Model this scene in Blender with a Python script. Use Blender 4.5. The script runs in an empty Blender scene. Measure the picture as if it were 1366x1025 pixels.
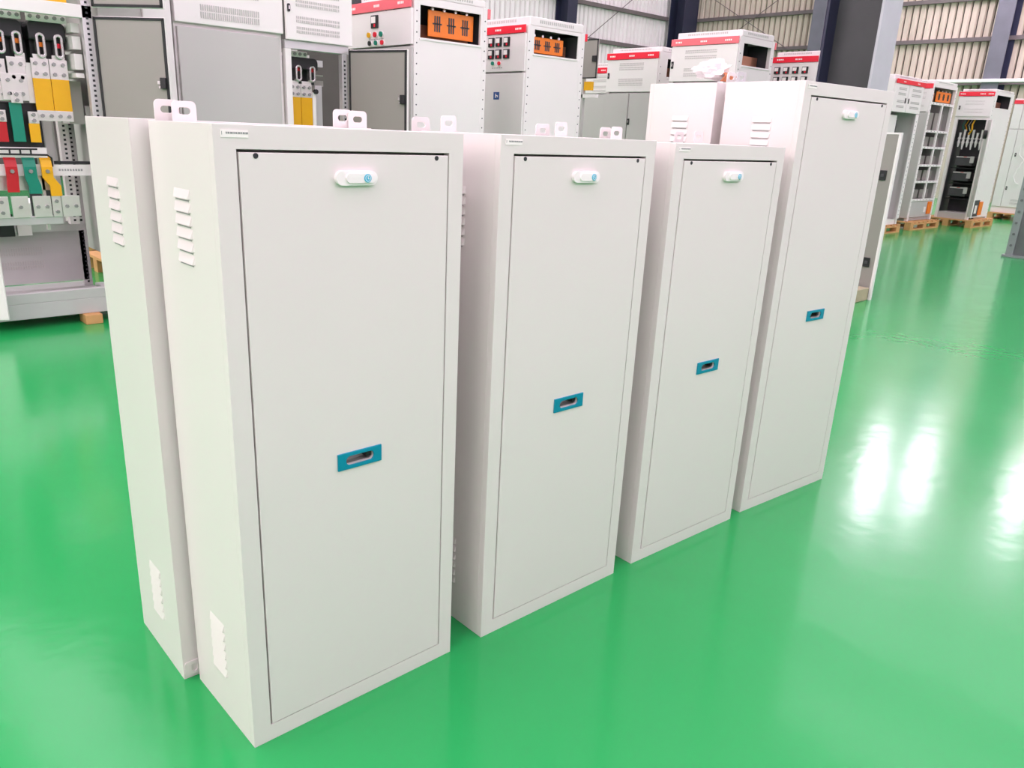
import bpy, bmesh, math, random
from mathutils import Vector, Matrix, Euler
random.seed(7)
PI = math.pi
SC = bpy.context.scene
COL = SC.collection

# ------------------------------------------------------------------ camera
cam = bpy.data.cameras.new('camera'); camo = bpy.data.objects.new('camera', cam); COL.objects.link(camo)
yaw, pitch, roll = 0.82610, 0.32485, 0.04436
fw = Vector((math.cos(yaw)*math.cos(pitch), math.sin(yaw)*math.cos(pitch), -math.sin(pitch)))
rt = Vector((math.sin(yaw), -math.cos(yaw), 0)); up = rt.cross(fw)
r2 = math.cos(roll)*rt + math.sin(roll)*up; u2 = -math.sin(roll)*rt + math.cos(roll)*up
camo.matrix_world = Matrix(((r2.x, u2.x, -fw.x, -0.5591), (r2.y, u2.y, -fw.y, -1.3175), (r2.z, u2.z, -fw.z, 1.2572), (0, 0, 0, 1)))
cam.sensor_fit = 'HORIZONTAL'; cam.sensor_width = 36
cam.lens = 1058.77/1366*36
cam.shift_x = 0.01319; cam.shift_y = 0.01449
cam.clip_end = 200
SC.camera = camo

# ------------------------------------------------------------------ world and exposure
w = bpy.data.worlds.new('sky'); SC.world = w; w.use_nodes = True
w.node_tree.nodes['Background'].inputs[0].default_value = (0.85, 0.93, 1.0, 1)
w.node_tree.nodes['Background'].inputs[1].default_value = 1.0
SC.view_settings.view_transform = 'Standard'; SC.view_settings.look = 'None'
SC.view_settings.gamma = 1; SC.view_settings.use_curve_mapping = False
SC.view_settings.exposure = 0.0
DAY = (1.0, 0.835, 1.0) # camera-balanced daylight colour
ROOFFILL = 2.75          # radiance of the unseen roof strips added as overhead light
REARFILL = 2.7           # radiance of the unseen rear wall band added as fill
NEARFILL = 2.4           # radiance of the unseen near wall band added as fill
LAMP = 42.0            # radiance of the hanging hall lamps

# ------------------------------------------------------------------ materials
MATS = {}
def mat(name, rgb, rough=0.5, metal=0.0, noise=0.0, nscale=4.0, bump=0.0, bscale=60.0, emit=0.0, spec=0.5, alpha=1.0):
    if name in MATS: return MATS[name]
    m = bpy.data.materials.new(name); m.use_nodes = True
    nt = m.node_tree; b = nt.nodes['Principled BSDF']
    b.inputs['Base Color'].default_value = (*rgb, 1); b.inputs['Roughness'].default_value = rough
    b.inputs['Metallic'].default_value = metal; b.inputs['Specular IOR Level'].default_value = spec
    if alpha < 1: b.inputs['Alpha'].default_value = alpha
    tc = nt.nodes.new('ShaderNodeTexCoord')
    if noise > 0:
        n = nt.nodes.new('ShaderNodeTexNoise'); n.inputs['Scale'].default_value = nscale; n.inputs['Detail'].default_value = 5
        nt.links.new(tc.outputs['Object'], n.inputs['Vector'])
        mx = nt.nodes.new('ShaderNodeMix'); mx.data_type = 'RGBA'
        mx.inputs[6].default_value = (*[c*(1-noise) for c in rgb], 1); mx.inputs[7].default_value = (*[min(1, c*(1+noise)) for c in rgb], 1)
        nt.links.new(n.outputs['Fac'], mx.inputs[0]); nt.links.new(mx.outputs[2], b.inputs['Base Color'])
    if bump > 0:
        n2 = nt.nodes.new('ShaderNodeTexNoise'); n2.inputs['Scale'].default_value = bscale; n2.inputs['Detail'].default_value = 2
        nt.links.new(tc.outputs['Object'], n2.inputs['Vector'])
        bp = nt.nodes.new('ShaderNodeBump'); bp.inputs['Strength'].default_value = bump; bp.inputs['Distance'].default_value = 0.002
        nt.links.new(n2.outputs['Fac'], bp.inputs['Height']); nt.links.new(bp.outputs['Normal'], b.inputs['Normal'])
    if emit > 0:
        b.inputs['Emission Color'].default_value = (*rgb, 1); b.inputs['Emission Strength'].default_value = emit
    MATS[name] = m
    return m

PAINT = mat('white_powder_coat', (0.775, 0.725, 0.700), 0.29, noise=0.015, nscale=2.5, bump=0.05, bscale=900)
GEARW = mat('gear_white_paint', (0.84, 0.79, 0.78), 0.42, noise=0.02, nscale=3, bump=0.04, bscale=500)
GEARG = mat('gear_grey_paint', (0.53, 0.505, 0.49), 0.45, noise=0.03, nscale=3, bump=0.05, bscale=500)
DOORG = mat('door_inner_grey', (0.30, 0.28, 0.255), 0.38, noise=0.05, nscale=2, bump=0.05, bscale=400)
FRAMEG = mat('frame_galvanised', (0.64, 0.61, 0.62), 0.38, metal=0.55, noise=0.08, nscale=8)
PANG = mat('plinth_grey_green', (0.50, 0.49, 0.48), 0.45, noise=0.08, nscale=5)
WHITE = mat('white_plastic', (0.93, 0.875, 0.865), 0.28, noise=0.01)
LABELW = mat('label_white', (0.94, 0.89, 0.86), 0.5, noise=0.02, nscale=20)
PRINT = mat('print_grey', (0.30, 0.30, 0.30), 0.6, noise=0.1, nscale=40)
BLACK = mat('black_plastic', (0.012, 0.012, 0.014), 0.45, noise=0.2, nscale=10)
RUBBER = mat('black_rubber', (0.02, 0.02, 0.022), 0.7, noise=0.2, nscale=20)
HOLE = mat('punched_hole_dark', (0.03, 0.03, 0.035), 0.8, noise=0.2, nscale=20)
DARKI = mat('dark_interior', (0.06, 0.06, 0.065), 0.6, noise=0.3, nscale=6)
TEAL = mat('teal_plastic', (0.0, 0.25, 0.36), 0.35, noise=0.05, nscale=10)
CYAN = mat('cyan_button', (0.06, 0.48, 0.68), 0.3, noise=0.05, nscale=40)
RED = mat('red_band', (0.86, 0.014, 0.04), 0.35, noise=0.04, nscale=8)
PINK = mat('faded_red_band', (0.86, 0.16, 0.19), 0.35, noise=0.04, nscale=8)
ORANGE = mat('orange_insulator', (0.90, 0.21, 0.01), 0.4, noise=0.05, nscale=10)
YELLOW = mat('yellow_sleeve', (0.84, 0.42, 0.0), 0.42, noise=0.06, nscale=14)
GREENB = mat('green_sleeve', (0.0, 0.23, 0.15), 0.42, noise=0.06, nscale=14)
REDB = mat('red_sleeve', (0.52, 0.006, 0.014), 0.42, noise=0.06, nscale=14)
SILVER = mat('tinned_copper', (0.84, 0.79, 0.78), 0.28, metal=0.75, noise=0.06, nscale=15)
BOLT = mat('bolt_grey', (0.36, 0.35, 0.35), 0.35, metal=0.7, noise=0.1, nscale=15)
STEEL = mat('bright_steel', (0.68, 0.645, 0.65), 0.25, metal=0.9, noise=0.06, nscale=15)
CUPG = mat('pull_recess_grey', (0.42, 0.41, 0.40), 0.35, metal=0.5, noise=0.06, nscale=15)
COPPER = mat('bare_copper', (0.55, 0.27, 0.17), 0.35, metal=0.8, noise=0.1, nscale=15)
BLUE = mat('blue_sticker', (0.02, 0.08, 0.28), 0.4, noise=0.1, nscale=20)
CERAMIC = mat('fuse_ceramic', (0.80, 0.79, 0.77), 0.2, noise=0.05, nscale=20)
WOOD = mat('pale_pallet_wood', (0.62, 0.33, 0.13), 0.7, noise=0.25, nscale=9, bump=0.3, bscale=40)
OLDWOOD = mat('weathered_timber', (0.42, 0.36, 0.24), 0.75, noise=0.3, nscale=12, bump=0.3, bscale=40)
COLSHADE = mat('column_shaded_web', (0.05, 0.05, 0.054), 0.5, noise=0.35, nscale=2.2, bump=0.2, bscale=12)
COLNAVY = mat('column_navy_and_shade', (0.022, 0.025, 0.055), 0.45, noise=0.3, nscale=2)
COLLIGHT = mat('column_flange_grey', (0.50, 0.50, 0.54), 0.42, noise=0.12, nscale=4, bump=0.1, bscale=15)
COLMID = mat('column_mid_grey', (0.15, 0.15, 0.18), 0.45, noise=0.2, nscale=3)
GIRT = mat('girt_brown_grey', (0.15, 0.125, 0.125), 0.6, noise=0.2, nscale=3)
RACK = mat('rack_dark_grey', (0.13, 0.14, 0.14), 0.5, noise=0.25, nscale=5)
RACKL = mat('rack_flange_grey', (0.27, 0.29, 0.29), 0.45, noise=0.2, nscale=6)
FILM = mat('white_film', (0.88, 0.87, 0.86), 0.3, noise=0.03, nscale=10)
RUST = mat('orange_brown_scrap', (0.50, 0.16, 0.06), 0.6, noise=0.3, nscale=20)
CARTON = mat('white_carton', (0.80, 0.78, 0.76), 0.6, noise=0.04, nscale=8)
EARCLR = mat('ear_bare_metal', (0.55, 0.55, 0.55), 0.35, metal=0.3, noise=0.05, nscale=10)
DKGREEN = mat('dark_green_plastic', (0.01, 0.06, 0.045), 0.4, noise=0.2, nscale=10)
CEIL = mat('roof_sheet_white', (0.72, 0.72, 0.72), 0.6, noise=0.05, nscale=0.5)
WALLW = mat('unseen_wall_paint', (0.55, 0.53, 0.52), 0.6, noise=0.03, nscale=0.8)
FILLTOP = mat('added_roof_light', DAY, 0.5, emit=ROOFFILL)
FILLR = mat('added_rear_fill', (1.0, 0.85, 0.90), 0.5, emit=REARFILL)
FILLN = mat('added_near_fill', DAY, 0.5, emit=NEARFILL)
LAMPE = mat('lamp_diffuser', DAY, 0.5, emit=LAMP)

def floor_material():
    m = bpy.data.materials.new('green_epoxy'); m.use_nodes = True; nt = m.node_tree; b = nt.nodes['Principled BSDF']
    tc = nt.nodes.new('ShaderNodeTexCoord')
    n = nt.nodes.new('ShaderNodeTexNoise'); n.inputs['Scale'].default_value = 0.9; n.inputs['Detail'].default_value = 6
    nt.links.new(tc.outputs['Object'], n.inputs['Vector'])
    mx = nt.nodes.new('ShaderNodeMix'); mx.data_type = 'RGBA'
    mx.inputs[6].default_value = (0.012, 0.33, 0.075, 1); mx.inputs[7].default_value = (0.022, 0.385, 0.102, 1)
    nt.links.new(n.outputs['Fac'], mx.inputs[0]); nt.links.new(mx.outputs[2], b.inputs['Base Color'])
    n2 = nt.nodes.new('ShaderNodeTexNoise'); n2.inputs['Scale'].default_value = 7; n2.inputs['Detail'].default_value = 3
    nt.links.new(tc.outputs['Object'], n2.inputs['Vector'])
    bp = nt.nodes.new('ShaderNodeBump'); bp.inputs['Strength'].default_value = 0.12; bp.inputs['Distance'].default_value = 0.01
    nt.links.new(n2.outputs['Fac'], bp.inputs['Height']); nt.links.new(bp.outputs['Normal'], b.inputs['Normal'])
    n3 = nt.nodes.new('ShaderNodeTexNoise'); n3.inputs['Scale'].default_value = 2.2; n3.inputs['Detail'].default_value = 4
    nt.links.new(tc.outputs['Object'], n3.inputs['Vector'])
    mr = nt.nodes.new('ShaderNodeMapRange'); mr.inputs[3].default_value = 0.135; mr.inputs[4].default_value = 0.215
    nt.links.new(n3.outputs['Fac'], mr.inputs[0]); nt.links.new(mr.outputs[0], b.inputs['Roughness'])
    b.inputs['IOR'].default_value = 1.5
    return m
def cladding_material(name, c1, c2):
    m = bpy.data.materials.new(name); m.use_nodes = True; nt = m.node_tree; b = nt.nodes['Principled BSDF']
    tc = nt.nodes.new('ShaderNodeTexCoord'); oi = nt.nodes.new('ShaderNodeObjectInfo')
    mp = nt.nodes.new('ShaderNodeMapping'); mp.inputs['Scale'].default_value = (2.2, 2.2, 0.35)
    nt.links.new(tc.outputs['Object'], mp.inputs['Vector']); nt.links.new(oi.outputs['Random'], mp.inputs['Location'])
    n = nt.nodes.new('ShaderNodeTexNoise'); n.inputs['Scale'].default_value = 1.6; n.inputs['Detail'].default_value = 7
    nt.links.new(mp.outputs[0], n.inputs['Vector'])
    mx = nt.nodes.new('ShaderNodeMix'); mx.data_type = 'RGBA'
    mx.inputs[6].default_value = (*c1, 1); mx.inputs[7].default_value = (*c2, 1)
    nt.links.new(n.outputs['Fac'], mx.inputs[0]); nt.links.new(mx.outputs[2], b.inputs['Base Color'])
    b.inputs['Roughness'].default_value = 0.5
    return m
RIBSHADE = mat('rib_shade_backing', (0.10, 0.085, 0.08), 0.8, noise=0.2, nscale=2)  # dark colour behind the cladding gaps, painted in as rib shadows
FLOOR = floor_material()
CLADL = cladding_material('cladding_pale', (0.78, 0.72, 0.72), (0.95, 0.91, 0.90))
CLADR = cladding_material('cladding_beige', (0.42, 0.36, 0.28), (0.75, 0.66, 0.56))

# ------------------------------------------------------------------ mesh helpers
def rect(a0, b0, a1, b1): return [(a0, b0), (a1, b0), (a1, b1), (a0, b1)]
def rrect(a0, b0, a1, b1, r, n=5, corners=(1, 1, 1, 1)):
    out = []
    for (ca, cb, s, on, pa, pb) in ((a0+r, b0+r, PI, corners[0], a0, b0), (a1-r, b0+r, 1.5*PI, corners[1], a1, b0),
                                    (a1-r, b1-r, 0, corners[2], a1, b1), (a0+r, b1-r, .5*PI, corners[3], a0, b1)):
        if on:
            for i in range(n+1):
                t = s + .5*PI*i/n; out.append((ca+r*math.cos(t), cb+r*math.sin(t)))
        else: out.append((pa, pb))
    return out
def stadium(ca, cb, w, h, n=8): return rrect(ca-w/2, cb-h/2, ca+w/2, cb+h/2, min(w, h)/2-1e-5, n)
def circle(ca, cb, r, n=14): return [(ca+r*math.cos(2*PI*i/n), cb+r*math.sin(2*PI*i/n)) for i in range(n)]

class MB:
    def __init__(s): s.v = []; s.f = []
    def box(s, x0, y0, z0, x1, y1, z1):
        x0, x1 = min(x0, x1), max(x0, x1); y0, y1 = min(y0, y1), max(y0, y1); z0, z1 = min(z0, z1), max(z0, z1)
        i = len(s.v); s.v += [(x0,y0,z0),(x1,y0,z0),(x1,y1,z0),(x0,y1,z0),(x0,y0,z1),(x1,y0,z1),(x1,y1,z1),(x0,y1,z1)]
        s.f += [tuple(i+k for k in q) for q in ((0,3,2,1),(4,5,6,7),(0,1,5,4),(1,2,6,5),(2,3,7,6),(3,0,4,7))]
        return s
    def _map(s, plane, a, b, c):
        return {'xz': (a, c, b), 'yz': (c, a, b), 'xy': (a, b, c)}[plane]
    def plate(s, outer, holes, plane, c0, c1):
        # flat sheet with holes, from depth c0 to c1 across the plane
        bm = bmesh.new(); es = []; loops = []
        for lp in [outer]+list(holes):
            vs = [bm.verts.new((a, b, 0)) for a, b in lp]
            loops.append(vs)
            for k in range(len(vs)): es.append(bm.edges.new((vs[k], vs[(k+1) % len(vs)])))
        if holes: bmesh.ops.triangle_fill(bm, use_beauty=True, use_dissolve=False, edges=es)
        else: bm.faces.new(loops[0])
        bm.verts.index_update(); n = len(bm.verts); i = len(s.v)
        s.v += [s._map(plane, v.co.x, v.co.y, c0) for v in bm.verts]
        s.v += [s._map(plane, v.co.x, v.co.y, c1) for v in bm.verts]
        for f in bm.faces:
            q = [v.index for v in f.verts]
            s.f.append(tuple(i+k for k in q)); s.f.append(tuple(i+n+k for k in reversed(q)))
        for vs in loops:
            m = len(vs)
            for k in range(m):
                p, q = vs[k].index, vs[(k+1) % m].index
                s.f.append((i+p, i+q, i+n+q, i+n+p))
        bm.free(); return s
    def cyl(s, p0, p1, r, n=12, r1=None):
        p0 = Vector(p0); p1 = Vector(p1); d = (p1-p0).normalized(); r1 = r if r1 is None else r1
        a = d.orthogonal().normalized(); b = d.cross(a); i = len(s.v)
        for p, rr in ((p0, r), (p1, r1)):
            for k in range(n):
                t = 2*PI*k/n; s.v.append(tuple(p+rr*(math.cos(t)*a+math.sin(t)*b)))
        for k in range(n): s.f.append((i+k, i+(k+1) % n, i+n+(k+1) % n, i+n+k))
        s.f.append(tuple(i+k for k in reversed(range(n)))); s.f.append(tuple(i+n+k for k in range(n)))
        return s
    def tube(s, pts, r, n=8):
        pts = [Vector(p) for p in pts]; i = len(s.v); m = len(pts)
        a = None
        for k, p in enumerate(pts):
            d = (pts[min(k+1, m-1)]-pts[max(k-1, 0)]).normalized()
            a = d.orthogonal().normalized() if a is None else (a-a.dot(d)*d).normalized()
            b = d.cross(a)
            for j in range(n):
                t = 2*PI*j/n; s.v.append(tuple(p+r*(math.cos(t)*a+math.sin(t)*b)))
        for k in range(m-1):
            for j in range(n): s.f.append((i+k*n+j, i+k*n+(j+1) % n, i+(k+1)*n+(j+1) % n, i+(k+1)*n+j))
        s.f.append(tuple(i+k for k in reversed(range(n)))); s.f.append(tuple(i+(m-1)*n+k for k in range(n)))
        return s
    def poly(s, pts, faces):
        i = len(s.v); s.v += pts; s.f += [tuple(i+k for k in q) for q in faces]; return s
    def strap(s, prof, x0, x1, t, dx=None):
        # bent flat bar: prof is a list of (y, z), extruded from x0 to x1; dx shifts x along it
        i = len(s.v); m = len(prof)
        for k, (y, z) in enumerate(prof):
            o = dx[k] if dx else 0
            s.v += [(x0+o, y, z), (x1+o, y, z), (x1+o, y+t, z), (x0+o, y+t, z)]
        for k in range(m-1):
            a = i+4*k; b = a+4
            for j in range(4): s.f.append((a+j, a+(j+1) % 4, b+(j+1) % 4, b+j))
        s.f.append((i, i+3, i+2, i+1)); a = i+4*(m-1); s.f.append((a, a+1, a+2, a+3)); return s
    def shift(s, d): s.v = [(x+d[0], y+d[1], z+d[2]) for x, y, z in s.v]; return s
    def build(s, name, m, parent=None, bevel=0.0, smooth=False, seg=2):
        me = bpy.data.meshes.new(name); me.from_pydata(s.v, [], s.f)
        bm = bmesh.new(); bm.from_mesh(me); bmesh.ops.recalc_face_normals(bm, faces=bm.faces); bm.to_mesh(me); bm.free()
        me.materials.append(m); o = bpy.data.objects.new(name, me); COL.objects.link(o)
        if parent: o.parent = parent
        if smooth:
            for p in me.polygons: p.use_smooth = True
        if bevel > 0:
            md = o.modifiers.new('bevel', 'BEVEL'); md.width = bevel; md.segments = seg; md.limit_method = 'ANGLE'; md.angle_limit = 0.9
        return o
def put(name, mesh, m, parent):      # another copy sharing mesh data
    o = bpy.data.objects.new(name, mesh); COL.objects.link(o); o.parent = parent; return o
def tag(o, label=None, cat=None, group=None, kind=None):
    if label: o['label'] = label
    if cat: o['category'] = cat
    if group: o['group'] = group
    if kind: o['kind'] = kind
    return o
def thing(name, label, cat, loc=(0, 0, 0), rz=0.0, group=None):
    o = bpy.data.objects.new(name, None); COL.objects.link(o); o.location = loc; o.rotation_euler = (0, 0, rz)
    o.empty_display_size = 0.1
    return tag(o, label, cat, group)

# ------------------------------------------------------------------ the hall
XF, YL, YR, XB, ZC = 24.0, 16.94, -3.6, -8.0, 9.0
fl = MB().box(XB-1, YR-4, -0.2, XF+1, YL+1, 0).build('floor', FLOOR); tag(fl, kind='structure', label='glossy green epoxy factory floor')
# corrugated cladding, sheet by sheet, with gaps added to draw rib shadow lines
def sheet_mesh(name, width, h, m):
    per = width/5; vs = []; fs = []
    for k in range(5):
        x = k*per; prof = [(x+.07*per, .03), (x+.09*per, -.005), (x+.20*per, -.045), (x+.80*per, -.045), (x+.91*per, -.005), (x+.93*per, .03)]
        i0 = len(vs)
        for a, b in prof: vs += [(a, b, 0), (a, b, h)]
        for q in range(5): fs.append((i0+2*q, i0+2*q+2, i0+2*q+3, i0+2*q+1))
    me = bpy.data.meshes.new(name); me.from_pydata(vs, [], fs); me.materials.append(m); return me
def clad(parent, n, w, p0, rz, m):
    me = sheet_mesh('cladding_sheet', w, ZC, m)
    for k in range(n):
        o = bpy.data.objects.new('cladding_sheet', me); COL.objects.link(o); o.parent = parent
        o.location = (p0[0]+k*w*math.cos(rz), p0[1]+k*w*math.sin(rz), 0); o.rotation_euler = (0, 0, rz)
wl = MB().box(XB, YL+.06, 0, XF+.1, YL+.12, ZC).build('wall_left', RIBSHADE); tag(wl, kind='structure', label='pale corrugated metal wall at the back left')
wf = MB().box(XF+.06, YR-4, 0, XF+.12, YL+.12, ZC).build('wall_far', RIBSHADE); tag(wf, kind='structure', label='beige corrugated metal wall at the far right')
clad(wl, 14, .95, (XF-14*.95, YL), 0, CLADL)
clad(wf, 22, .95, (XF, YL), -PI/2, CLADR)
wr = MB().box(XB, YR-.15, 0, XF, YR, 2.3).build('wall_cabinet_standin', WALLW); tag(wr, kind='structure')  # unseen slab standing in for white cabinets mirrored in the doors
wr2 = MB().box(XB, YR-4.1, 0, XF, YR-4, ZC).build('wall_near', WALLW); tag(wr2, kind='structure')
wb = MB().box(XB-.15, YR-4, 0, XB, YL, ZC).build('wall_back', WALLW); tag(wb, kind='structure')
cl = MB().box(XB-1, YR-4.2, ZC, XF+1, YL+1, ZC+.15).build('ceiling', CEIL); tag(cl, kind='structure')
k = 1
for xs in (-6.2, -2.6, 1.0, 4.6, 8.2, 11.8, 15.4, 19.0, 21.9):
    o = MB().box(xs, YR-3.5, ZC-.03, xs+1.7, YL-1.0, ZC-.005).build('window_%d' % k, FILLTOP); tag(o, kind='structure', label='unseen roof light strip added to light the hall'); k += 1
o = MB().box(XB+.005, YR-2, 2.4, XB+.03, YL-2, 8.2).build('window_%d' % k, FILLR); tag(o, kind='structure', label='unseen glowing band added on the rear wall as fill light'); k += 1
o = MB().box(XB+2, YR-3.995, 4.0, XF-2, YR-3.97, 7.5).build('window_%d' % k, FILLN); tag(o, kind='structure', label='unseen glowing band added on the near wall as fill light'); k += 1

def h_section(name, label, x, y, rz, depth, flange, t, h, mats):
    r = bpy.data.objects.new(name, None); COL.objects.link(r); r.location = (x, y, 0); r.rotation_euler = (0, 0, rz)
    tag(r, label, kind='structure')
    # web along local y, flanges normal to local y
    MB().box(-t/2, -depth/2+t, 0, t/2, depth/2-t, h).build('web', mats[0], r)
    MB().box(-flange/2, -depth/2, 0, flange/2, -depth/2+t, h).build('flange', mats[1], r, bevel=.003)
    MB().box(-flange/2, depth/2-t, 0, flange/2, depth/2, h).build('flange', mats[2], r, bevel=.003)
    return r
tn = 1
# big column behind the tall cabinet; shade painted into web and far flange
h_section('trim_%d' % tn, 'big steel H column behind the tallest white cabinet', 7.55, 2.60, 0, .55, .38, .025, ZC, (COLSHADE, COLLIGHT, COLNAVY)); tn += 1
for (y, lab) in ((6.62, 'grey and navy steel wall column at the far right'), (11.6, 'steel wall column beyond the big column'), (1.6, 'steel wall column out past the right edge')):
    h_section('trim_%d' % tn, lab, XF-.34, y, PI/2, .5, .40, .03, ZC, (COLNAVY, COLNAVY, COLMID)); tn += 1
h_section('trim_%d' % tn, 'dark steel column in the far corner of the hall', XF-.55, YL-.5, 0, .6, .75, .03, ZC, (COLNAVY, COLNAVY, COLNAVY)); tn += 1
h_section('trim_%d' % tn, 'dark steel wall column on the pale left wall', 18.0, YL-.32, 0, .5, .4, .03, ZC, (COLNAVY, COLNAVY, COLNAVY)); tn += 1
h_section('trim_%d' % tn, 'steel wall column hidden behind the row of gear', 12.0, YL-.32, 0, .5, .4, .03, ZC, (COLNAVY, COLNAVY, COLNAVY)); tn += 1
for z in (3.0, 4.07, 5.06, 6.3, 7.5):
    MB().box(XF-.16, YR-3, z-.05, XF-.05, YL-.2, z+.05).build('girt', GIRT, wf)
    MB().box(10.7, YL-.16, z-.06, XF-.9, YL-.05, z+.05).build('girt', GIRT, wl)
o = MB().box(23.35, 2.0, 2.98, 23.55, 9.2, 3.06).build('trim_%d' % tn, GEARW, bevel=.01); tag(o, 'long white rail along the far wall above the gear', kind='structure'); tn += 1
for (p, q) in (((XF-.2, 16.0, 5.9), (XF-.2, 12.6, 4.0)), ((XF-.2, 12.0, 6.2), (XF-.2, 15.6, 4.0))):
    MB().tube([p, q], .012, 6).build('brace_rod', GIRT, wf)
MB().tube([(19.0, YL-.2, 4.0), (22.6, YL-.2, 6.4)], .012, 6).build('brace_rod', GIRT, wl)

# hanging lamps whose glare streaks the floor on the right
for i, (x, y, ln) in enumerate(((20.7, 6.50, 5.0), (21.7, 5.66, 4.6), (22.2, 3.38, 4.2))):
    t = thing('high_bay_lamp', ['hanging hall lamp out of frame over the far gear, leftmost of three', 'hanging hall lamp out of frame over the far gear, middle of three', 'hanging hall lamp out of frame over the far gear, rightmost of three'][i], 'lamp', (x, y, 7.2), math.atan2(y+1.32, x+.56))
    MB().plate(rrect(-ln/2, -.17, ln/2, .17, .05), [], 'xy', .02, .16).build('housing', GEARG, t)
    MB().plate(rrect(-ln/2+.03, -.14, ln/2-.03, .14, .04), [], 'xy', 0, .02).build('diffuser', LAMPE, t)
    for s in (-.35, .35): MB().cyl((s, 0, .16), (s, 0, 1.8), .008, 6).build('cable', STEEL, t)

# ------------------------------------------------------------------ the white cabinets
EAR_SPECS = {}
def louver_mesh():
    # pressed louver: hood leaning out toward its lower lip; local x = width, -y = outward, z up
    w, h, d = .072, .0205, .0042
    m = MB()
    m.poly([(-w/2, 0, h), (w/2, 0, h), (-w/2+.004, -d, .004), (w/2-.004, -d, .004), (-w/2, 0, .004), (w/2, 0, .004), (-w/2+.004, -d+.0015, 0.0035), (w/2-.004, -d+.0015, 0.0035), (-w/2, 0, 0), (w/2, 0, 0)],
           [(0, 1, 3, 2), (0, 2, 4), (1, 5, 3), (2, 3, 7, 6), (6, 7, 5, 4)])
    return m
LOUV = None; SLOT = [None]
def louver_bank(root, side_x, sgn, yc, z0, n, pitch, W):
    global LOUV
    for k in range(n):
        if LOUV is None:
            o = louver_mesh().build('louver', PAINT, root); LOUV = o.data
        else: o = put('louver', LOUV, PAINT, root)
        o.rotation_euler = (0, 0, -PI/2 if sgn < 0 else PI/2); o.location = (side_x, yc, z0+k*pitch)
        if SLOT[0] is None: SLOT[0] = MB().box(-.030, -.0010, .0, .030, -.0002, .0018).build('louver_slot', PRINT, o).data
        else: put('louver_slot', SLOT[0], PRINT, o)

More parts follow.
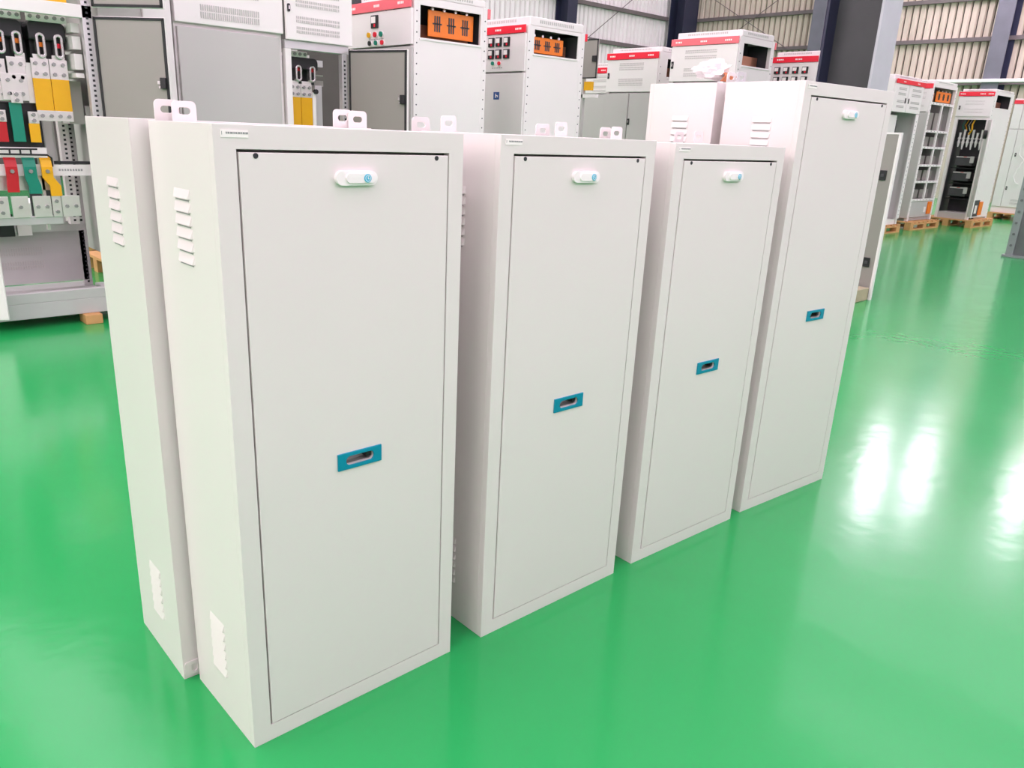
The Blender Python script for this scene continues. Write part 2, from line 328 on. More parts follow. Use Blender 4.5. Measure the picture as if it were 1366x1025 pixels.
def front_cabinet(label, loc, rz, W, D, H, hz=.60, iz=1.164, top_l=(1.0, 6), bot_l=(.105, 6), ears=(.07, .07), pulls=True, earmat=None, group=None, jy=.15, ew=.047, low=None):
    t = thing('metal_cabinet', label, 'cabinet', loc, rz, group)
    g = .0035
    # door opening
    dx0, dx1, dz0, dz1 = .039, W-.037, .039, H-.039
    # folded body: sides, top, bottom, back, front flange
    b = MB()
    b.plate(rect(0, 0, W, H), [rect(dx0, dz0, dx1, dz1)], 'xz', 0, .018)
    b.box(0, .018, 0, .0015, D, H); b.box(W-.0015, .018, 0, W, D, H)
    b.box(.0015, .018, H-.0015, W-.0015, D-.0015, H); b.box(.0015, .018, 0, W-.0015, D-.0015, .0015); b.box(.0015, D-.0015, 0, W-.0015, D, H)
    b.build('body', PAINT, t, bevel=.0016)
    MB().box(dx0-.012, .030, dz0-.012, dx1+.012, .034, dz1+.012).build('inner_lip', DOORG, t)
    # door with its pull cut through
    px, pw, ph = (dx0+dx1)/2+.003, .069, .021
    door = MB().plate(rect(dx0+g, dz0+g*.7, dx1-g, dz1-.0048), [stadium(px, hz, pw, ph)], 'xz', -.001, .016).build('door', PAINT, t, bevel=.0012)
    door.name = 'door'
    # recessed pull
    fr = MB().plate(rect(px-.053, hz-.0185, px+.053, hz+.0185), [stadium(px, hz, pw-.002, ph-.001)], 'xz', -.0045, -.0005)
    fr.build('pull_frame', TEAL, door, bevel=.001)['label'] = 'teal pull frame'
    cup = MB(); o_ = stadium(px, hz, pw+.001, ph+.001); n = len(o_)
    cup.poly([(a, -.003, c) for a, c in o_]+[(px+(a-px)*.96, .024, hz+(c-hz)*.9) for a, c in o_], [(k_, (k_+1) % n, n+(k_+1) % n, n+k_) for k_ in range(n)]+[tuple(range(n, 2*n))])
    cup.build('pull_recess', CUPG, door)
    MB().box(px+.020, .004, hz-.004, px+.031, .0235, hz+.0095).build('pull_latch', BLACK, door)
    # light capsule
    ix = W/2+.003
    lamp = MB().plate(stadium(ix, iz, .089, .026), [], 'xz', -.010, -.001).build('indicator', WHITE, door, bevel=.003, seg=3)
    lamp['label'] = 'white capsule with cyan round button'
    MB().plate(stadium(ix+.006, iz, .062, .0175), [], 'xz', -.0135, -.0095).build('indicator_lens', WHITE, lamp, bevel=.0015)
    MB().plate(circle(ix+.020, iz, .0078, 18), [], 'xz', -.0150, -.0130).build('indicator_button', CYAN, lamp, bevel=.0006)
    mk = MB(); mk.plate(circle(ix+.020, iz, .0058, 14), [circle(ix+.020, iz, .0050, 14)], 'xz', -.0153, -.0149); mk.box(ix+.0195, -.0153, iz-.001, ix+.0205, -.0149, iz+.004); mk.box(ix+.0195, -.0153, iz-.0015, ix+.023, -.0149, iz-.0005)
    mk.build('button_mark', LABELW, lamp)
    # screw holes at the top corners
    for hx in (dx0+.033, dx1-.033):
        MB().plate(circle(hx, dz1-.010, .0047, 14), [], 'xz', -.0018, -.0008).build('corner_hole', HOLE, door)
    # label plate on the flange
    lb = MB().box(.013, -.0012, H-.0205, .061, .0002, H-.0085).build('name_plate', LABELW, t)
    p = MB(); xx = .022
    for k_ in range(9):
        wd = .0022+.0012*((k_*7) % 3); p.box(xx, -.0016, H-.0150, xx+wd, -.0011, H-.0118); xx += wd+.0010
    p.box(.0148, -.0016, H-.0165, .0156, -.0011, H-.0110)
    p.build('print', PRINT, lb)
    # ventilation louvers
    for sx, sg in ((0, -1), (W, 1)):
        for z0, n_ in (top_l, bot_l): louver_bank(t, sx, sg, jy, z0, n_, .0232, W)
    # wall ears on the back, two above and two below
    for ex in (ears[0], W-ears[1]):
        MB().plate(rrect(ex-ew/2, H-.05, ex+ew/2, H+.037, .009, 4), [stadium(ex, H+.019, .024, .0125)], 'xz', D, D+.0032).build('mounting_ear', earmat or PAINT, t, bevel=.0006)
    for ex in (low or (ears[0], W-ears[1])):
        MB().plate(rrect(ex-ew/2, .008, ex+ew/2, .045, .009, 4), [stadium(ex, .026, .012, .020)], 'xz', D, D+.0032).build('mounting_ear', PAINT, t, bevel=.0006)
    return t
W1, D1, H1 = .527, .287, 1.25
front_cabinet('white metal cabinet at the left end of the front row, nearest the camera', (0, 0, 0), 0, W1, D1, H1)
front_cabinet('white metal cabinet second from the left in the front row', (.626, -.004, 0), -.011, W1, D1, 1.2515, ears=(.082, .055))
front_cabinet('white metal cabinet third in the front row, left of the tallest one', (1.239, -.007, 0), -.037, .525, D1, 1.2477, ears=(.085, .05))
front_cabinet('tallest white metal cabinet at the right end of the front row', (1.837, -.019, 0), -.070, .539, .289, 1.4415, hz=.694, iz=1.356, top_l=(1.20, 6), bot_l=(.12, 6), ears=(.075, .075), earmat=EARCLR, jy=.135)
def back_cabinet(label, x, y, rz, W, D, H, **kw):
    # stands back to back with the front row: its door faces away
    c, s = math.cos(rz), math.sin(rz)
    return front_cabinet(label, (x+c*W-s*D, y+s*W+c*D, 0), rz+PI, W, D, H, **kw)
back_cabinet('white metal cabinet back to back with the nearest one, only its louvered side showing', -.029, .307, -.022, W1, D1, 1.2515, ears=(.075, .072), low=(.03, W1-.026))
back_cabinet('white metal cabinet hidden back to back behind the second front cabinet, wall ears showing', .572, .305, -.010, W1, D1, 1.245, ears=(.05, .07), ew=.052)
back_cabinet('white metal cabinet hidden back to back behind the third front cabinet, wall ears showing', 1.215, .312, -.02, W1, D1, 1.245, ears=(.07, .105))
back_cabinet('tall white metal cabinet back to back with the tallest one, bright louvered side showing', 1.866, .311, -.052, .539, .289, 1.4415, top_l=(1.20, 6), bot_l=(.12, 6), hz=.694, iz=1.356, jy=.15)

# crumpled film on top of the tall rear cabinet
fb = bmesh.new(); bmesh.ops.create_icosphere(fb, subdivisions=3, radius=1)
for v in fb.verts:
    n = v.co.normalized(); k_ = 1+.35*math.sin(7*n.x+3*n.y)*math.cos(6*n.z+4*n.y)+random.uniform(-.12, .12)
    v.co = Vector((n.x*.07*k_, n.y*.05*k_, n.z*.03*k_))
me = bpy.data.meshes.new('film'); fb.to_mesh(me); fb.free(); me.materials.append(FILM)
t = thing('plastic_film', 'crumpled white plastic film lying on the tall rear cabinet', 'film', (2.00, .43, 1.4425), 0)
o = put('film', me, FILM, t); o.location = (0, 0, .05)
m = MB(); m.strap([(0, 0), (.012, .03), (.0, .06), (.018, .095)], .05, .085, .002, [0, .006, -.003, .008]); m.build('film_flap', FILM, t)
m = MB(); m.strap([(-.055, .012), (-.065, .03), (-.05, .042)], -.02, .05, .004, [0, .01, .02]); m.build('brown_scrap', RUST, t)['label'] = 'orange brown scrap'

# ------------------------------------------------------------------ switchgear in the background
def vent_rows(parent, x0, x1, z0, z1, y, m=None, pitch=.014):
    # a bank of narrow punched slots: two touching rows, joined
    b = MB(); n = max(3, int((x1-x0)/pitch)); zz = (z0+z1)/2
    for k_ in range(n):
        xa = x0+(x1-x0)*k_/n
        b.box(xa, y-.0035, z0, xa+pitch*.50, y, zz-.004); b.box(xa, y-.0035, zz+.004, xa+pitch*.50, y, z1)
    o = b.build('vent_slots', m or GEARG, parent); o['kind'] = 'stuff'; return o
def dots(parent, pts, r, axis, d, name='hole_row', m=None):
    b = MB(); i3 = {'x': 0, 'y': 1}[axis]
    for p in pts:
        q = list(p); q[i3] += d; b.cyl(p, q, r, 6)
    o = b.build(name, m or HOLE, parent); o['kind'] = 'stuff'; return o
def latch(parent, x, z, y, s=1.0):
    o = MB().plate(rrect(x-.014*s, z-.035*s, x+.014*s, z+.035*s, .006), [], 'xz', y-.008, y).build('latch', BLACK, parent, bevel=.001)
    MB().box(x-.006*s, y-.013, z-.014*s, x+.006*s, y-.007, z+.016*s).build('latch_lever', STEEL, o)
def band(parent, x0, x1, z0, z1, y, m=None, txt=(.12, .5, .86)):
    o = MB().box(x0, y-.012, z0, x1, y, z1).build('header_band', m or RED, parent, bevel=.003)
    b = MB(); h = z1-z0
    for q in txt:
        c = x0+(x1-x0)*q
        for k_ in range(4): b.box(c-.04+.021*k_, y-.0135, z0+h*.38, c-.04+.021*k_+.014, y-.0118, z0+h*.62)
    b.build('band_lettering', LABELW, o)['kind'] = 'stuff'
    return o
def meter(parent, x, z, y, s=.075):
    o = MB().box(x-s/2, y-.012, z-s/2, x+s/2, y, z+s/2).build('meter', BLACK, parent, bevel=.002)
    MB().box(x-s*.42, y-.0135, z-s*.10, x+s*.22, y-.0115, z+s*.40).build('meter_dial', LABELW, o)
    MB().box(x-s*.05, y-.0135, z-s*.40, x+s*.2, y-.0115, z-s*.16).build('meter_red_mark', RED, o)
def button(parent, x, z, y, m, r=.016):
    o = MB().cyl((x, y, z), (x, y-.006, z), r*1.25, 14).build('button', LABELW, parent)
    MB().cyl((x, y-.006, z), (x, y-.018, z), r, 14).build('button_cap', m, o)
def frame_posts(t, W, D, z0, z1, holes=True, m=None, pw=.05):
    for i, (x, y) in enumerate(((0, 0), (W-pw, 0), (0, D-pw), (W-pw, D-pw))):
        p = MB().box(x, y, z0, x+pw, y+pw, z1).build('frame_post', m or GEARW, t, bevel=.003)
        if holes and i == 1:
            dots(p, [(W+.0005, .025, z0+.08+k_*.075) for k_ in range(int((z1-z0-.1)/.075))], .006, 'x', .001)
        if holes and i == 3:
            dots(p, [(W+.0005, D-.025, z0+.08+k_*.075) for k_ in range(int((z1-z0-.1)/.075))], .006, 'x', .001)
def roof_cap(t, W, D, z0, z1, inset=.03):
    o = MB().box(inset, inset, z0, W-.005, D-.02, z1).build('roof_cap', GEARW, t, bevel=.008)
    b = MB()
    for k_ in range(18):
        y = D*.2+k_*D*.6/18; b.box(W-.0052, y, z0+(z1-z0)*.35, W-.003, y+D*.018, z0+(z1-z0)*.7)
    if z1-z0 > .03: b.build('cap_vents', GEARG, o)['kind'] = 'stuff'
    b = MB()
    for k_ in range(22):
        x = W*.2+k_*W*.6/22; b.box(x, inset-.002, z0+(z1-z0)*.45, x+W*.014, inset, z0+(z1-z0)*.75)
    if z1-z0 > .03: b.build('cap_vents', GEARG, o)['kind'] = 'stuff'
def orange_plate(t, W, y0, y1, z0, z1, x, n=3):
    o = MB().plate(rect(y0, z0, y1, z1), [], 'yz', x-.012, x).build('insulator_plate', ORANGE, t, bevel=.003)
    o['label'] = 'orange insulator plate with slotted bar openings'
    for k_ in range(n):
        c = y0+(y1-y0)*(k_+.62)/(n+.25); zc = (z0+z1)/2; h = (z1-z0)
        b = MB()
        for s in (-.022, 0, .022): b.box(x-.0005, c+s-.006, zc-h*.30, x+.004, c+s+.006, zc+h*.30)
        b.box(x-.0005, c-.045, zc-.005, x+.004, c+.045, zc+.005)
        b.build('bar_slot', DARKI, o)
    for k_ in range(4):
        c = y0+(y1-y0)*(k_+.3)/4; MB().cyl((x, c, z1+.008), (x+.012, c, z1+.008), .012, 8).build('bolt', SILVER, o)

def side_with_window(t, W, D, z0, z1, wy0, wy1, wz0, wz1, op=None, m=None):
    """right-hand side sheet with an open window into the busbar chamber"""
    MB().plate(rect(.05, z0+.03, D-.05, z1), [rect(wy0, wz0, wy1, wz1)], 'yz', W-.012, W-.002).build('side_panel', m or GEARW, t)
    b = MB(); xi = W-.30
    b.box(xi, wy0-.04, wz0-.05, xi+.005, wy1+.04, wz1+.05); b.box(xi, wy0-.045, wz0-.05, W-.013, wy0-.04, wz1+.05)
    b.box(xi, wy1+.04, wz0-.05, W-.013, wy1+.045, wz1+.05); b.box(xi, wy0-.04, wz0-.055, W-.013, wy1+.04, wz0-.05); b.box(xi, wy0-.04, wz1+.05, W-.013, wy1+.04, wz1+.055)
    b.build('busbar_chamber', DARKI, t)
    MB().box(W-.018, wy0-.01, wz0-.018, W+.004, wy1+.01, wz0-.002).build('window_sill_rail', GEARW, t, bevel=.002)
    if op: orange_plate(t, W, *op, x=W-.06)
    for k_ in range(3):
        MB().box(xi+.04+.05*k_, wy0+.01, wz0-.03, xi+.06+.05*k_, wy1-.02, wz0+.05+.03*k_).build('busbar', COPPER, t)

def gear(label, loc, rz, W, D, H, cap, split, group='switchgear cabinets behind the front row', bandz=None, bandm=None, win=None, op=None, upper='meters', lower='closed', base=0.0, backband=True, skip_left=False, bandtxt=(.12, .5, .86), lowmat=None):
    t = thing('switchgear_cabinet', label, 'cabinet', loc, rz, group)
    frame_posts(t, W, D, base, H)
    b = MB(); b.box(.05, 0, base, W-.05, .05, base+.09); b.box(.05, D-.05, base, W-.05, D, base+.09); b.box(0, .05, base, .05, D-.05, base+.03); b.box(W-.05, .05, base, W, D-.05, base+.03)
    b.box(.05, .0, H-.03, W-.05, .05, H); b.box(.05, D-.05, H-.03, W-.05, D, H)
    b.build('frame_rail', GEARW, t)
    MB().box(.002, .05, base+.03, .012, D-.05, H).build('side_panel', GEARW, t)
    MB().box(.05, D-.012, base+.09, W-.05, D-.002, H-.03).build('back_panel', GEARG, t)
    if win: side_with_window(t, W, D, base, H-.002, *win, op=op)
    else: MB().box(W-.012, .05, base+.03, W-.002, D-.05, H-.002).build('side_panel', GEARW, t)
    if cap > 0: roof_cap(t, W, D, H, H+cap)
    bz0, bz1 = bandz
    band(t, .0, W, bz0, bz1, -.022, bandm, bandtxt)
    if backband: MB().box(.0, D, bz0, W+.004, D+.03, bz1).build('header_band', bandm or RED, t, bevel=.003)
    ud = None
    if upper:
        ud = MB().box(.006, -.022, split+.006, W-.006, -.001, bz0-.003).build('upper_door', GEARW, t, bevel=.004)
    if lower == 'closed':
        ld = MB().box(.006, -.022, base+.10, W-.006, -.001, split-.008).build('lower_door', lowmat or GEARW, t, bevel=.004)
    else: ld = None
    MB().box(.04, .02, split-.03, W-.04, .06, split+.03).build('cross_rail', FRAMEG, t)
    return t, ud, ld

# --- C1: cabinet with one meter, buttons and the orange window on its side
def loc_face_x(x, y_hi): return (x, y_hi, 0)
YX = -PI/2          # front looks toward -X
C1x, C1y, C1W, C1D = 3.385, 4.10, .92, .74
t, ud, ld = gear('white switchgear cabinet with one meter, six buttons and an orange side window', loc_face_x(C1x, C1y+C1W), YX, C1W, C1D, 2.205, .05, 1.86,
    bandz=(2.125, 2.20), bandm=PINK, win=(.06, .67, 1.92, 2.15), op=(.18, .64, 1.945, 2.135), lower='closed', lowmat=GEARG)
meter(ud, .42, 2.05, -.022, .095)
for k_, (x, m) in enumerate(((.34, YELLOW), (.43, RED), (.515, GREENB))): button(ud, x, 1.955, -.022, m, .02)
for k_, (x, m) in enumerate(((.35, BLACK), (.44, GREENB), (.53, RED))): button(ud, x, 1.893, -.022, m, .018)
b = MB()
for k_ in range(9): b.box(.33+k_*.024, -.0228, 1.918, .345+k_*.024, -.0215, 1.924)
b.build('small_print', PRINT, ud)
latch(ud, .06, 1.98, -.022, .8)
MB().box(.02, -.03, 2.20, .14, .10, 2.25).build('top_bracket', DARKI, t)

# --- C2: six meters
C2x, C2y, C2W, C2D = 4.76, 4.28, .90, .75
t, ud, ld = gear('white switchgear cabinet with six meters and an orange side window', loc_face_x(C2x, C2y+C2W), YX, C2W, C2D, 2.165, .075, 1.775,
    bandz=(2.10, 2.165), win=(.085, .66, 1.935, 2.135), op=(.10, .52, 1.95, 2.085), bandtxt=(.60, .9))
for j, z in enumerate((2.035, 1.932)):
    for y in (4.737, 4.635, 4.525): meter(ud, C2y+C2W-y, z, -.022, .078)
button(ud, C2y+C2W-4.705, 1.855, -.022, GREENB, .017); button(ud, C2y+C2W-4.615, 1.853, -.022, RED, .017)
b = MB()
for k_ in range(5): b.box(C2y+C2W-4.72+k_*.03, -.0228, 1.812, C2y+C2W-4.70+k_*.03, -.0215, 1.818)
b.build('small_print', PRINT, ud)
st = MB().box(C2y+C2W-4.685, -.0235, 1.54, C2y+C2W-4.605, -.0215, 1.606).build('warning_sticker', BLUE, ld); st['label'] = 'blue sticker'
b = MB(); xx = C2y+C2W-4.66
b.box(xx, -.0242, 1.555, xx+.012, -.0233, 1.592); b.box(xx+.012, -.0242, 1.57, xx+.035, -.0233, 1.578); b.box(xx+.028, -.0242, 1.56, xx+.036, -.0233, 1.572)
b.build('sticker_mark', LABELW, st)

# --- C3: vented doors, grey lower doors ajar
C3x, C3y, C3W, C3D = 7.25, 4.72, .76, .8
t, ud, ld = gear('white switchgear cabinet with vented upper door above grey lower doors', loc_face_x(C3x, C3y+C3W), YX, C3W, C3D, 2.19, .05, 1.755,
    bandz=(2.115, 2.185), win=(.15, .42, 1.93, 2.12), lower='open')
for z0, z1 in ((2.045, 2.075), (2.0, 2.03), (1.875, 1.905), (1.83, 1.86)): vent_rows(ud, .20, .56, z0, z1, -.022)
latch(ud, .04, 1.94, -.022, .9)
hl = MB().box(.38, -.022, .1, .75, -.001, 1.745).build('lower_door', GEARG, t, bevel=.004); latch(hl, .40, 1.43, -.022)
dl = MB().box(0, -.02, 0, .37, 0, 1.645).build('lower_door', GEARG, t, bevel=.004); dl.location = (.006, -.004, .1); dl.rotation_euler = (0, 0, -.03)
# --- C3a: narrow view of a further one
t, ud, ld = gear('white vented switchgear cabinet seen in a narrow gap, far behind the six meter one', loc_face_x(8.2, 6.85), YX, .75, .8, 2.13, .06, 1.80,
    bandz=(2.06, 2.13), lower='closed', lowmat=GEARG, bandtxt=(.3, .66))
for z0, z1 in ((2.0, 2.03), (1.95, 1.98), (1.875, 1.90), (1.825, 1.85)): vent_rows(ud, .32, .66, z0, z1, -.022)
# open inner door standing out beside it
t = thing('open_gear_door', 'small grey inner door with black edge and latch standing open above the far gear', 'door', (6.5, 5.23, 1.855), YX)
d = MB().box(0, -.012, 0, .25, .008, .40).build('door_sheet', DOORG, t, bevel=.003)
b = MB(); b.box(0, -.016, 0, .012, -.010, .40); b.box(.238, -.016, 0, .25, -.010, .40); b.box(0, -.016, .388, .25, -.010, .40); b.box(0, -.016, 0, .25, -.010, .012); b.build('gasket', RUBBER, t)
MB().box(.19, -.035, .17, .24, -.012, .23).build('latch', BLACK, t, bevel=.002)
# post that carries the open door
p = MB().box(.0, .008, -1.86, .05, .05, .42).build('door_post', GEARG, t)
x = MB().box(.06, .01, -.12, .16, .06, -.03).build('yellow_busbar_sleeve', YELLOW, t)
MB().box(.0, .008, -.2, .25, .05, -.16).build('shelf_rail', GEARW, t)

# --- C4: vented, faded band, open side window
C4x, C4y, C4W, C4D = 7.0, 3.55, .82, .66
t, ud, ld = gear('wide white switchgear cabinet with faded pink band and dark open side window', loc_face_x(C4x, C4y+C4W), YX, C4W, C4D, 2.268, .06, 1.84,
    bandz=(2.195, 2.262), bandm=PINK, win=(.08, .60, 2.0, 2.205))
for z0, z1 in ((2.12, 2.15), (2.065, 2.095), (1.945, 1.975), (1.895, 1.925)): vent_rows(ud, .19, .58, z0, z1, -.022)
latch(ud, .035, 2.01, -.022)
# --- C5: eight meters beside the column
t, ud, ld = gear('white switchgear cabinet with two rows of meters left of the big column', loc_face_x(8.1, 3.81), YX, .55, .8, 2.165, .055, 1.78,
    bandz=(2.105, 2.165), bandtxt=(.2, .6))
for z in (2.025, 1.925):
    for y in (3.725, 3.617, 3.507, 3.395): meter(ud, 3.81-y, z, -.022, .07)

# --- L row: open frames along the left, facing the camera
LY = 4.05
def busbar_clamp(t, x0, x1, z0, z1, y, fuses):
    h = MB(); h.plate(rrect(x0, z0+(z1-z0)*.55, x1, z1, .03, 4, (0, 0, 1, 1)), [], 'xz', y, y+.14)
    h.build('fuse_switch', BLACK, t, bevel=.006)
    n = len(fuses)
    b = MB(); b.box(x0+.01, y+.05, z0, x1-.005, y+.14, z0+(z1-z0)*.6); b.build('fuse_base', BLACK, t, bevel=.004)
    for fx, m in fuses:
        f = MB(); f.plate(stadium(fx, (z0+z1)/2-.02, .05, (z1-z0)*.62), [stadium(fx, (z0+z1)/2-.02, .02, (z1-z0)*.46)], 'xz', y-.03, y+.02)
        fo = f.build('fuse_holder', STEEL, t, bevel=.004)
        MB().cyl((fx, y+.01, z0+.05), (fx, y+.01, z1-.07), .012, 10).build('fuse', BLACK, fo)
        MB().cyl((fx, y-.001, z0+.085), (fx, y-.001, z0+.11), .0135, 10).build('fuse_marker', m, fo)
def bolts(t, pts, y, r=.011):
    for x, z in pts:
        MB().cyl((x, y, z), (x, y-.012, z), r, 6).build('bolt', BOLT, t)
def busplate(t, x0, z0, x1, z1, y, m=None, nb=None, th=.012, name='busbar'):
    o = MB().box(x0, y, z0, x1, y+th, z1).build(name, m or SILVER, t, bevel=.0015)
    if nb: bolts(o, [(x0+(x1-x0)*(i+.5)/nb[0], z0+(z1-z0)*(j+.5)/nb[1]) for i in range(nb[0]) for j in range(nb[1])], y)
    return o
def perf_post(t, x0, y0, x1, y1, z0, z1, m=None, face='y', pitch=.028):
    p = MB().box(x0, y0, z0, x1, y1, z1).build('perforated_post', m or FRAMEG, t, bevel=.003)
    n = int((z1-z0-.04)/pitch); b = MB()
    for k_ in range(n):
        z = z0+.02+k_*pitch
        if face == 'y': b.box((x0+x1)/2-.007, y0-.001, z, (x0+x1)/2+.007, y0+.001, z+pitch*.45)
        else: b.box(x0-.001, (y0+y1)/2-.009, z, x0+.001, (y0+y1)/2+.009, z+pitch*.45)
    o = b.build('perforation', HOLE, p); o['kind'] = 'stuff'
    return p

# L1, the open busbar cabinet at the left edge
t = thing('open_busbar_cabinet', 'open cabinet at the left edge showing yellow, green and red busbars', 'cabinet', (.25, LY, 0), 0, 'open cabinets of the left row')
def L(x): return x-.25
Q = MB
y = .15          # plane of the copper, behind the front
Q().box(0, 0, .06, .80, .05, .155).build('plinth_channel', PANG, t, bevel=.004)
Q().box(.0, .0, .155, .78, .045, .215).build('front_sill', PANG, t, bevel=.003)
Q().box(0, .05, .06, .8, .80, .12).build('floor_pan', PANG, t)
bp = Q().box(.0, .62, .16, .78, .64, .50).build('rear_sill_panel', PANG, t)
vent_rows(bp, .20, .52, .35, .40, .62, GEARG); vent_rows(bp, .20, .52, .26, .31, .62, GEARG)
Q().box(.0, .60, .50, .78, .66, .56).build('rear_rail', FRAMEG, t)
Q().box(0, 0, 1.775, .80, .05, 1.845).build('top_beam', GEARW, t, bevel=.003)
Q().box(0, .0, 2.2, .80, .8, 2.25).build('roof_panel', GEARW, t)
perf_post(t, .745, .0, .80, .05, .155, 2.2)
perf_post(t, 0, 0, .05, .05, .155, 2.2)
perf_post(t, .745, .62, .80, .66, .12, 2.2)
perf_post(t, 0, .72, .05, .77, .12, 2.2)
perf_post(t, .66, .45, .72, .50, .56, 1.25, GEARW)
perf_post(t, .79, .30, .83, .34, .56, 1.30)
Q().box(.60, .55, .56, .66, .58, 1.3).build('rear_strut', FRAMEG, t)
Q().box(.48, .60, .56, .62, .62, 1.3).build('rear_panel_strip', DARKI, t)
for (z0, z1) in ((1.61, 1.68), (1.50, 1.585), (1.455, 1.48), (1.70, 1.75)):
    Q().box(.70, .08, z0, .745, .62, z1).build('side_rail', GEARW, t)
Q().box(.69, .30, 1.19, .78, .62, 1.44).build('side_plate', GEARG, t)
busplate(t, L(.60), 1.747, L(.712), 1.79, y, WHITE, (3, 1)); busplate(t, L(.738), 1.746, L(.95), 1.794, y, WHITE, (5, 1))
busbar_clamp(t, L(.54), L(.715), 1.535, 1.745, y+.02, [(L(.59), ORANGE), (L(.676), ORANGE)])
busbar_clamp(t, L(.744), L(.943), 1.526, 1.75, y+.02, [(L(.797), ORANGE), (L(.892), RED)])
for (a, c_) in ((.66, .71), (.75, .82), (.85, .92)): busplate(t, L(a), 1.50, L(c_), 1.57, y+.01, SILVER)
busplate(t, L(.54), 1.305, L(.60), 1.53, y, SILVER, (1, 3)); busplate(t, L(.61), 1.40, L(.70), 1.545, y-.004, SILVER, (2, 2)); busplate(t, L(.565), 1.31, L(.70), 1.455, y-.016, SILVER, (2, 2))
busplate(t, L(.60), 1.295, L(.66), 1.36, y-.028, SILVER, (1, 2))
busplate(t, L(.705), 1.30, L(.735), 1.52, y+.02, WHITE)
for (a, c_) in ((.733, .826), (.829, .926)):
    busplate(t, L(a), 1.437, L(c_), 1.548, y, SILVER, (2, 2)); busplate(t, L(a), 1.262, L(c_), 1.438, y-.002, YELLOW, None, .016, 'yellow_busbar')
busplate(t, L(.733), 1.203, L(.926), 1.262, y-.004, SILVER, (4, 1))
busplate(t, L(.59), 1.082, L(.652), 1.298, y-.01, GREENB, None, .014, 'green_busbar')
busplate(t, L(.515), 1.08, L(.563), 1.19, y-.01, REDB, None, .014, 'red_busbar'); busplate(t, L(.52), 1.19, L(.566), 1.255, y-.01, SILVER, (1, 2))
busplate(t, L(.678), 1.08, L(.734), 1.186, y-.01, YELLOW, None, .014, 'yellow_busbar'); busplate(t, L(.68), 1.186, L(.735), 1.252, y-.01, SILVER, (1, 2))
Q().box(L(.42), y+.05, 1.02, L(.75), y+.14, 1.30).build('breaker_housing', BLACK, t, bevel=.006)
m = Q(); zz = 1.012
m.tube([(L(.50), y-.02, zz+.028), (L(.50), y-.02, zz), (L(.75), y-.02, zz-.002), (L(.775), y, zz-.02), (L(.78), y+.02, zz-.07)], .006, 6)
m.tube([(L(.50), y-.02, zz+.028), (L(.70), y-.02, zz+.03)], .005, 6)
for xx in (.555, .61, .665): m.tube([(L(xx), y-.02, zz+.028), (L(xx), y-.02, zz)], .005, 6)
m.build('black_cable', RUBBER, t)
Q().box(L(.54), y+.165, 1.46, L(.95), y+.175, 1.75).build('added_dark_sheet', DARKI, t)  # dark sheet added to deepen the bay behind the clamps
Q().box(L(.50), y+.02, .99, L(.76), y+.06, 1.05).build('terminal_strip', WHITE, t)
Q().box(L(.28), y+.03, .887, L(1.0), y+.05, .952).build('cross_rail', GEARW, t)
b = Q(); xx = L(.815)
for k_ in range(9): b.box(xx, y+.0285, .915, xx+.010, y+.0305, .927); xx += .0155
b.build('rail_print', PRINT, t)
Q().box(L(.80), y+.03, .955, L(1.0), y+.06, .972).build('black_strip', RUBBER, t)
Q().box(L(.27), y+.06, .80, L(.80), y+.08, .89).build('backing_rail', SILVER, t)
def bent(name, x0, x1, m_, jog, zt=1.0, zb=.785):
    o = Q().strap([(y+.03, zt), (y+.005, zt-.02), (y-.01, zt-.06), (y-.01, zt-.12), (y-.01, zt-.17), (y-.01, zb)], x0, x1, .014, [0, 0, 0, 0, jog, jog]).build(name, m_, t)
    bolts(o, [((x0+x1)/2, .915)], y-.01, .012)
bent('red_busbar', L(.523), L(.585), REDB, -.004, zb=.795); bent('green_busbar', L(.618), L(.685), GREENB, .014); bent('yellow_busbar', L(.712), L(.772), YELLOW, .035, zb=.77)
for (a, c_, n_) in ((.44, .515, (1, 2)), (.53, .62, (1, 1)), (.644, .742, (2, 1)), (.748, .797, (1, 2)), (.802, .905, (2, 1))): busplate(t, L(a), .645, L(c_), .77, y, SILVER, n_)
Q().box(L(.28), y+.012, .60, L(.80), y+.04, .65).build('bar_support', FRAMEG, t, bevel=.002)
Q().box(L(.60), y+.30, .50, L(.68), y+.33, .62).build('strut', GEARW, t)
Q().box(L(.38), y+.28, .50, L(.58), y+.42, .64).build('black_cover', BLACK, t, bevel=.004)
Q().box(L(.72), y+.06, .56, L(.735), y+.10, 1.2).build('rod', SILVER, t)
Q().box(L(.62), .03, 1.845, L(.93), .06, 1.875).build('orange_guard', YELLOW, t)
# doors of L1: lower one swung open to the right, upper one too, near one at the left
def gasket_door(parent, hinge, ang, w, z0, z1, latch_z, lm=True):
    d = Q().box(0, -.02, z0, w, 0, z1).build('door', GEARW, parent, bevel=.003); d.location = hinge; d.rotation_euler = (0, 0, ang); d['label'] = 'open door with grey inside and black gasket'
    Q().box(.012, -.024, z0+.012, w-.012, -.020, z1-.012).build('door_inside', DOORG, d)
    b = Q(); g_ = .014
    b.box(.004, -.029, z0+.004, .004+g_, -.02, z1-.004); b.box(w-.004-g_, -.029, z0+.004, w-.004, -.02, z1-.004); b.box(.004, -.029, z1-.004-g_, w-.004, -.02, z1-.004); b.box(.004, -.029, z0+.004, w-.004, -.02, z0+.004+g_)
    b.build('gasket', RUBBER, d)
    if lm:
        l_ = Q().box(w-.045, -.05, latch_z-.03, w-.012, -.024, latch_z+.03).build('latch', BLACK, d, bevel=.003)
        Q().box(w-.065, -.042, latch_z-.006, w-.04, -.032, latch_z+.012).build('latch_tongue', STEEL, l_)
        Q().box(w-.060, -.038, latch_z-.028, w-.042, -.028, latch_z-.016).build('latch_tongue', STEEL, l_)
    return d
